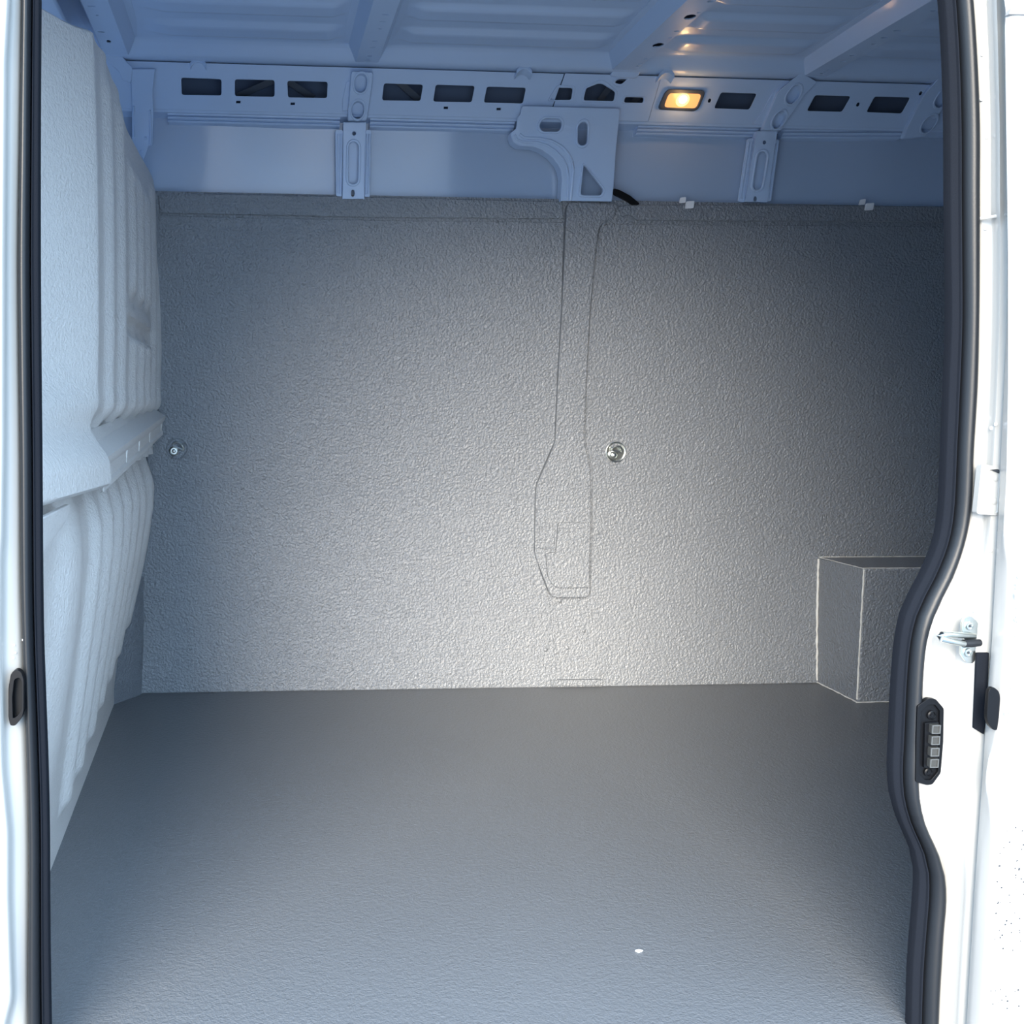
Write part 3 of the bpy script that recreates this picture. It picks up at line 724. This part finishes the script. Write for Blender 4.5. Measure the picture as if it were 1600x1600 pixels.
# crease across the pillar, recessed pocket with its bolted plate
A, B = on(1, YS-.012, 1527, 342), on(1, YS-.031, 1573, 336)
v, f = tube_data([A, A.lerp(B, .5)+Vector((0, -.004, 0)), B], .0022, 6); mesh_obj('crease', v, f, M['white'], pil)
YP = YS-.034
pk = [tuple((p.x, p.z)) for p in [on(1, YP, *c) for c in [(1534, 725), (1564, 730), (1559, 806), (1526, 803)]]]
pi_ = [tuple((p.x, p.z)) for p in [on(1, YP, *c) for c in [(1545, 734), (1563, 733), (1559, 802), (1545, 800), (1540, 790)]]]
plate('pocket_frame', rounded(pk, .004, 3), [rounded(pi_, .004, 3)], lambda u, w, t: (u, YP+t, w), .010, M['white'], pil, bevel=.0015)
pp_ = [tuple((p.x, p.z)) for p in [on(1, YP+.006, *c) for c in [(1541, 730), (1572, 730), (1568, 804), (1536, 802)]]]
po = plate('pocket_plate', pp_, [], lambda u, w, t: (u, YP+.005+t, w), .003, M['sealer'], pil)
for c in [(1556, 747), (1553, 783)]:
    p = on(1, YP+.005, *c); v, f = lathe_data(p, (0, -1, 0), [(.005, 0), (.005, .002), (.003, .003), (.0008, .0032)], 10); mesh_obj('bolt', v, f, M['white'], po)
p4 = [tuple((p.x, p.z)) for p in [on(1, YP-.001, *c) for c in [(1549, 733), (1563, 732), (1563, 740)]]]
plate('pocket_gap_shade', p4, [], lambda u, w, t: (u, YP+.001+t, w), .003, M['dark'], pil)  # dark patch laid in for the shade of the gap
# black edge strip beside the sliding door
YB_ = YS-.036
bs = [tuple((p.x, p.z)) for p in [on(1, YB_, *c) for c in [(1527, 1020), (1546, 1020), (1542, 1120), (1538, 1148), (1522, 1138)]]]
o = plate('edge_tape', bs, [], lambda u, w, t: (u, YB_+t, w), .004, M['fuzzy'], None, bevel=.001)
tag(o, 'black edge tape strip on the pillar beside the sliding door', 'tape')

# sliding door, slid back, its leading edge beside the pillar
SD = [(-80, 1572), (0, 1573), (15, 1578), (30, 1575), (400, 1580), (600, 1580), (750, 1577), (800, 1574), (850, 1571.5), (880, 1577), (900, 1577.5), (1000, 1573), (1080, 1566), (1150, 1558), (1190, 1548), (1220, 1544), (1250, 1547), (1280, 1551), (1320, 1552), (1400, 1548), (1500, 1540), (1600, 1534), (1700, 1528)]
sd = thing('sliding_door', 'white sliding door slid open at the right, wet with droplets', 'sliding door', (1.4, -.2, -.1))
rows = []; rows2 = []
Y0, Y1 = YS-.045, YS-.070
def sdx(y): return (interp(SD, y-12)+2*interp(SD, y)+interp(SD, y+12))/4
DOOR_END = 1.9
for k in range(150):
    y = lerp(-80, 1700, k/149); e = interp(JE, y); d = sdx(y)
    gro = sm(1150, 1190, y)*(1-sm(1225, 1255, y)); stp = sm(845, 880, y)*(1-sm(1150, 1190, y))
    yo = Y1 + .012*gro - .008*stp
    pe, pd = on(1, Y0, e, y), on(1, Y1, d, y)
    r2 = [on(1, Y0+.02, e+6, y), pe + Vector((.003, .004, 0)), pe, pe.lerp(pd, .3)+Vector((0, -.001, 0)), pd+Vector((-.002, .003, 0)), pd+Vector((.0, -.001, 0)), pd+Vector((.003, -.002, 0))]
    rows2.append(r2)
    base_ = pd+Vector((.003, -.002, 0))
    rows.append([base_] + [Vector((lerp(base_.x+.004, DOOR_END, (t/8)**1.5), yo-.003, lerp(base_.z, base_.z, t))) for t in range(9)])
v, f = grid_mesh(rows2); mesh_obj('leading_edge', v, f, M['edge'], sd, smooth=50, closed=False)
v, f = grid_mesh(rows); dp = mesh_obj('outer_panel', v, f, M['white'], sd, smooth=50, closed=False)
v, f = box_data((1.25, Y0+.004, -.35), (DOOR_END, Y0+.02, 1.70)); mesh_obj('inner_panel', v, f, M['white'], sd)
ds = []
for k in range(190):
    y = rnd.choice([rnd.uniform(430, 1150), rnd.uniform(880, 1240), rnd.uniform(100, 1580)]); x = rnd.uniform(sdx(y)+7, 1600)
    gro = sm(1150, 1190, y)*(1-sm(1225, 1255, y)); stp = sm(845, 880, y)*(1-sm(1150, 1190, y))
    ds.append(drop_at(on(1, Y1+.012*gro-.008*stp-.003, x, y), rnd.uniform(.0009, .0024), sd))
dv, df = merge(*ds); o = mesh_obj('water_drops', dv, df, M['drop'], sd); o['kind'] = 'stuff'
ds = []
for k in range(60):
    y = rnd.uniform(1290, 1600); x = rnd.uniform(sdx(y)+8, 1600); P = on(1, Y1-.0032, x, y); r = rnd.uniform(.0006, .0015)
    ds.append(lathe_data(P, (0, -1, 0), [(r, 0), (r*.8, .0003)], 6))
dv, df = merge(*ds); o = mesh_obj('dirt_specks', dv, df, M['dark'], sd); o['kind'] = 'stuff'
# black rubber bump stop on the leading edge
Yb = Y1-.004
bp = [tuple((p.x, p.z)) for p in [on(1, Yb, *c) for c in [(1545, 1078), (1552, 1073), (1561, 1080), (1563, 1090), (1561, 1120), (1558, 1141), (1553, 1141), (1545, 1133), (1542, 1120)]]]
plate('bump_stop', rounded(bp, .004, 3), [], lambda u, w, t: (u, Yb+t, w), .006, M['plastic'], sd, bevel=.003, label='black rubber bump stop')
# gutter edge at the top of the door
bp = [tuple((p.x, p.z)) for p in [on(1, Y1-.004, *c) for c in [(1575, 23), (1579, 13), (1590, 10), (1640, 10), (1640, 24)]]]
plate('trim_edge', bp, [], lambda u, w, t: (u, Y1-.006+t, w), .008, M['edge'], sd, bevel=.001)

# left pillar
pl_ = thing('door_pillar', 'white painted door pillar at the left of the opening', 'door pillar', (-.35, -.16, 0))
LO = [(y, o_) for y, i, o_ in dens(LE)]
L1 = [(-80, 17), (0, 17), (100, 12), (400, 9.5), (700, 9), (840, 7), (870, 5), (1040, 4), (1200, 8), (1300, 17), (1400, 17), (1500, 20), (1560, 22), (1600, 12), (1700, 0)]
rows = []
for k in range(120):
    y = lerp(-80, 1700, k/119); a = interp(LO, y); b = interp(L1, y); r = [on(1, YS+.006, a+4, y)]
    for t, dy in [(0, 0), (.12, -.006), (.3, -.012), (.7, -.018), (.92, -.023), (1.0, -.028)]: r.append(on(1, YS+dy, a+(b-a)*t, y))
    r.append(on(1, YS-.040, b-5, y)); r.append(on(1, YS-.044, b-12, y)); r.append(on(1, YS-.044, b-60, y)); r.append(on(1, YS-.044, -200, y))
    rows.append(r)
v, f = grid_mesh(rows, flip=True); mesh_obj('jamb_face', v, f, M['white'], pl_, smooth=60, closed=False)
YO = YS-.032
oo = [tuple((p.x, p.z)) for p in [on(1, YO, *c) for c in [(17, 1052), (25, 1046), (33, 1050), (37, 1062), (37, 1110), (34, 1122), (24, 1134), (16, 1134), (13, 1122), (13, 1075)]]]
oi = [tuple((p.x, p.z)) for p in [on(1, YO, *c) for c in [(22, 1062), (30, 1058), (34, 1066), (34, 1108), (28, 1118), (20, 1124), (19, 1090)]]]
bz_ = plate('latch_bezel', rounded(oo, .004, 3), [rounded(oi, .003, 3)], lambda u, w, t: (u, YO+t, w), .012, M['plastic'], pl_, bevel=.002, label='black latch opening bezel')
plate('latch_floor', rounded(oi, .003, 3), [], lambda u, w, t: (u, YO+.012+t, w), .003, M['plastic'], bz_)
ds = [drop_at(on(1, YS-.015, x, y), .0016, pl_) for x, y in [(22, 1008), (24, 1020), (21, 1028), (36, 1000), (21, 1146), (20, 1150)]]
dv, df = merge(*ds); o = mesh_obj('water_drops', dv, df, M['drop'], pl_); o['kind'] = 'stuff'

# ------------------------------------------------------------------ striker on the right pillar
YK = YS-.030
sp = on(1, YK, 1513, 1035); st = thing('door_striker', 'zinc plated door striker loop bolted to the right pillar', 'striker', (sp.x, YK, sp.z))
def P2(pts, Y): return [(p.x, p.z) for p in [on(1, Y, *c) for c in pts]]
def flat(Y): return lambda u, w, t: (u, Y+t, w)
plate('striker_plate', rounded(P2([(1503, 975), (1507, 965), (1518, 963), (1528, 972), (1532, 1000), (1528, 1025), (1520, 1037), (1510, 1035), (1501, 1022), (1502, 1005), (1508, 1000), (1504, 992)], YK), .003, 3), [], flat(YK), .004, M['zinc'], st, bevel=.001)
for x, y in [(1514.5, 978), (1512, 1019.5)]:
    p = on(1, YK, x, y); v, f = lathe_data(p, (0, -1, 0), [(.0062, 0), (.0062, .0015), (.0055, .003), (.0035, .0032), (.0028, .0015), (.0004, .0012)], 18); bo = mesh_obj('bolt', v, f, M['zinc'], st)
    v, f = lathe_data(p+Vector((0, -.0021, 0)), (0, -1, 0), [(.0018, 0), (.0018, .0004)], 6); mesh_obj('bolt_socket', v, f, M['dark'], bo)
# loop: a bent bar standing out from the plate
A = on(1, YK-.004, 1522, 994); B = on(1, YK-.022, 1484, 991); Cc = on(1, YK-.026, 1468, 995); D = on(1, YK-.028, 1480, 1001); E_ = on(1, YK-.016, 1506, 1006)
pts = [A, A.lerp(B, .5), B, on(1, YK-.026, 1472, 991.5), Cc, on(1, YK-.028, 1471, 998.5), D, D.lerp(E_, .5), E_]
v, f = tube_data(pts, .0042, 10); mesh_obj('striker_loop', v, f, M['zinc'], st, smooth=60)
v, f = tube_data([on(1, YK-.012, 1505, 1005.5), on(1, YK-.010, 1518, 1005), on(1, YK-.009, 1531, 1004)], [.0055, .0058, .0050], 10); mesh_obj('rubber_sleeve', v, f, M['rubber'], st, label='black rubber sleeve')

# ------------------------------------------------------------------ electrical contact block
YE = YS-.016
bp0 = on(1, YE, 1452, 1227); ct = thing('contact_block', 'black electrical contact block with four metal contacts on the pillar', 'contact block', (bp0.x, YE, bp0.z))
outer = P2([(1434, 1103), (1452, 1091), (1462, 1092), (1475, 1107), (1474, 1160), (1470, 1208), (1457, 1226), (1448, 1227), (1431, 1222), (1432, 1160)], YE-.006)
inner = P2([(1439, 1112), (1451, 1101), (1461, 1101), (1469, 1111), (1468, 1160), (1466, 1206), (1455, 1219), (1446, 1219), (1437, 1210), (1437, 1160)], YE-.006)
plate('rim', rounded(outer, .003, 3), [rounded(inner, .002, 3)], flat(YE-.006), .008, M['plastic'], ct, bevel=.0018)
plate('base', rounded(inner, .002, 3), [], flat(YE-.002), .004, M['plastic'], ct)
plate('raised_pad', rounded(P2([(1446, 1130), (1467, 1128), (1466, 1200), (1444, 1200)], YE-.007), .002, 3), [], flat(YE-.007), .006, M['plastic'], ct, bevel=.001)
for x, y in [(1461.5, 1139), (1460.5, 1156.5), (1459.5, 1174.5), (1458.5, 1192)]:
    p = on(1, YE-.012, x, y); h = .0062; v, f = box_data((p.x-h, YE-.013, p.z-h), (p.x+h, YE-.006, p.z+h)); co = mesh_obj('contact', v, f, M['contact'], ct, bevel=.0008)
    fr = circle((p.x, p.z), h*1.414*1.02, 4); fr = [(p.x+sx*h, p.z+sz*h) for sx, sz in ((-1, -1), (1, -1), (1, 1), (-1, 1))]; fi = [(p.x+sx*h*.78, p.z+sz*h*.78) for sx, sz in ((-1, -1), (1, -1), (1, 1), (-1, 1))]
    plate('contact_frame', fr, [fi], flat(YE-.0145), .002, M['frame_metal'], co)
for x, y in [(1455, 1117), (1450, 1206)]:
    p = on(1, YE-.003, x, y); v, f = lathe_data(p, (0, -1, 0), [(.0065, 0), (.0065, .002), (.005, .003), (.004, .001), (.002, .001), (.0015, .002), (.0003, .002)], 14); mesh_obj('screw', v, f, M['plastic'], ct)

# ------------------------------------------------------------------ white flake on the floor
p = on(2, 0, 998, 1486)
fl_ = [(p.x-.007, p.y-.002), (p.x-.002, p.y-.005), (p.x+.005, p.y-.003), (p.x+.008, p.y+.001), (p.x+.001, p.y+.003), (p.x-.005, p.y+.002)]
o = plate('paint_flake', fl_, [], lambda u, w, t: (u, w, .0016-t+.0006*math.sin(u*600)), .0012, M['clip'])
tag(o, 'tiny white flake lying on the grey floor near the door', 'flake')
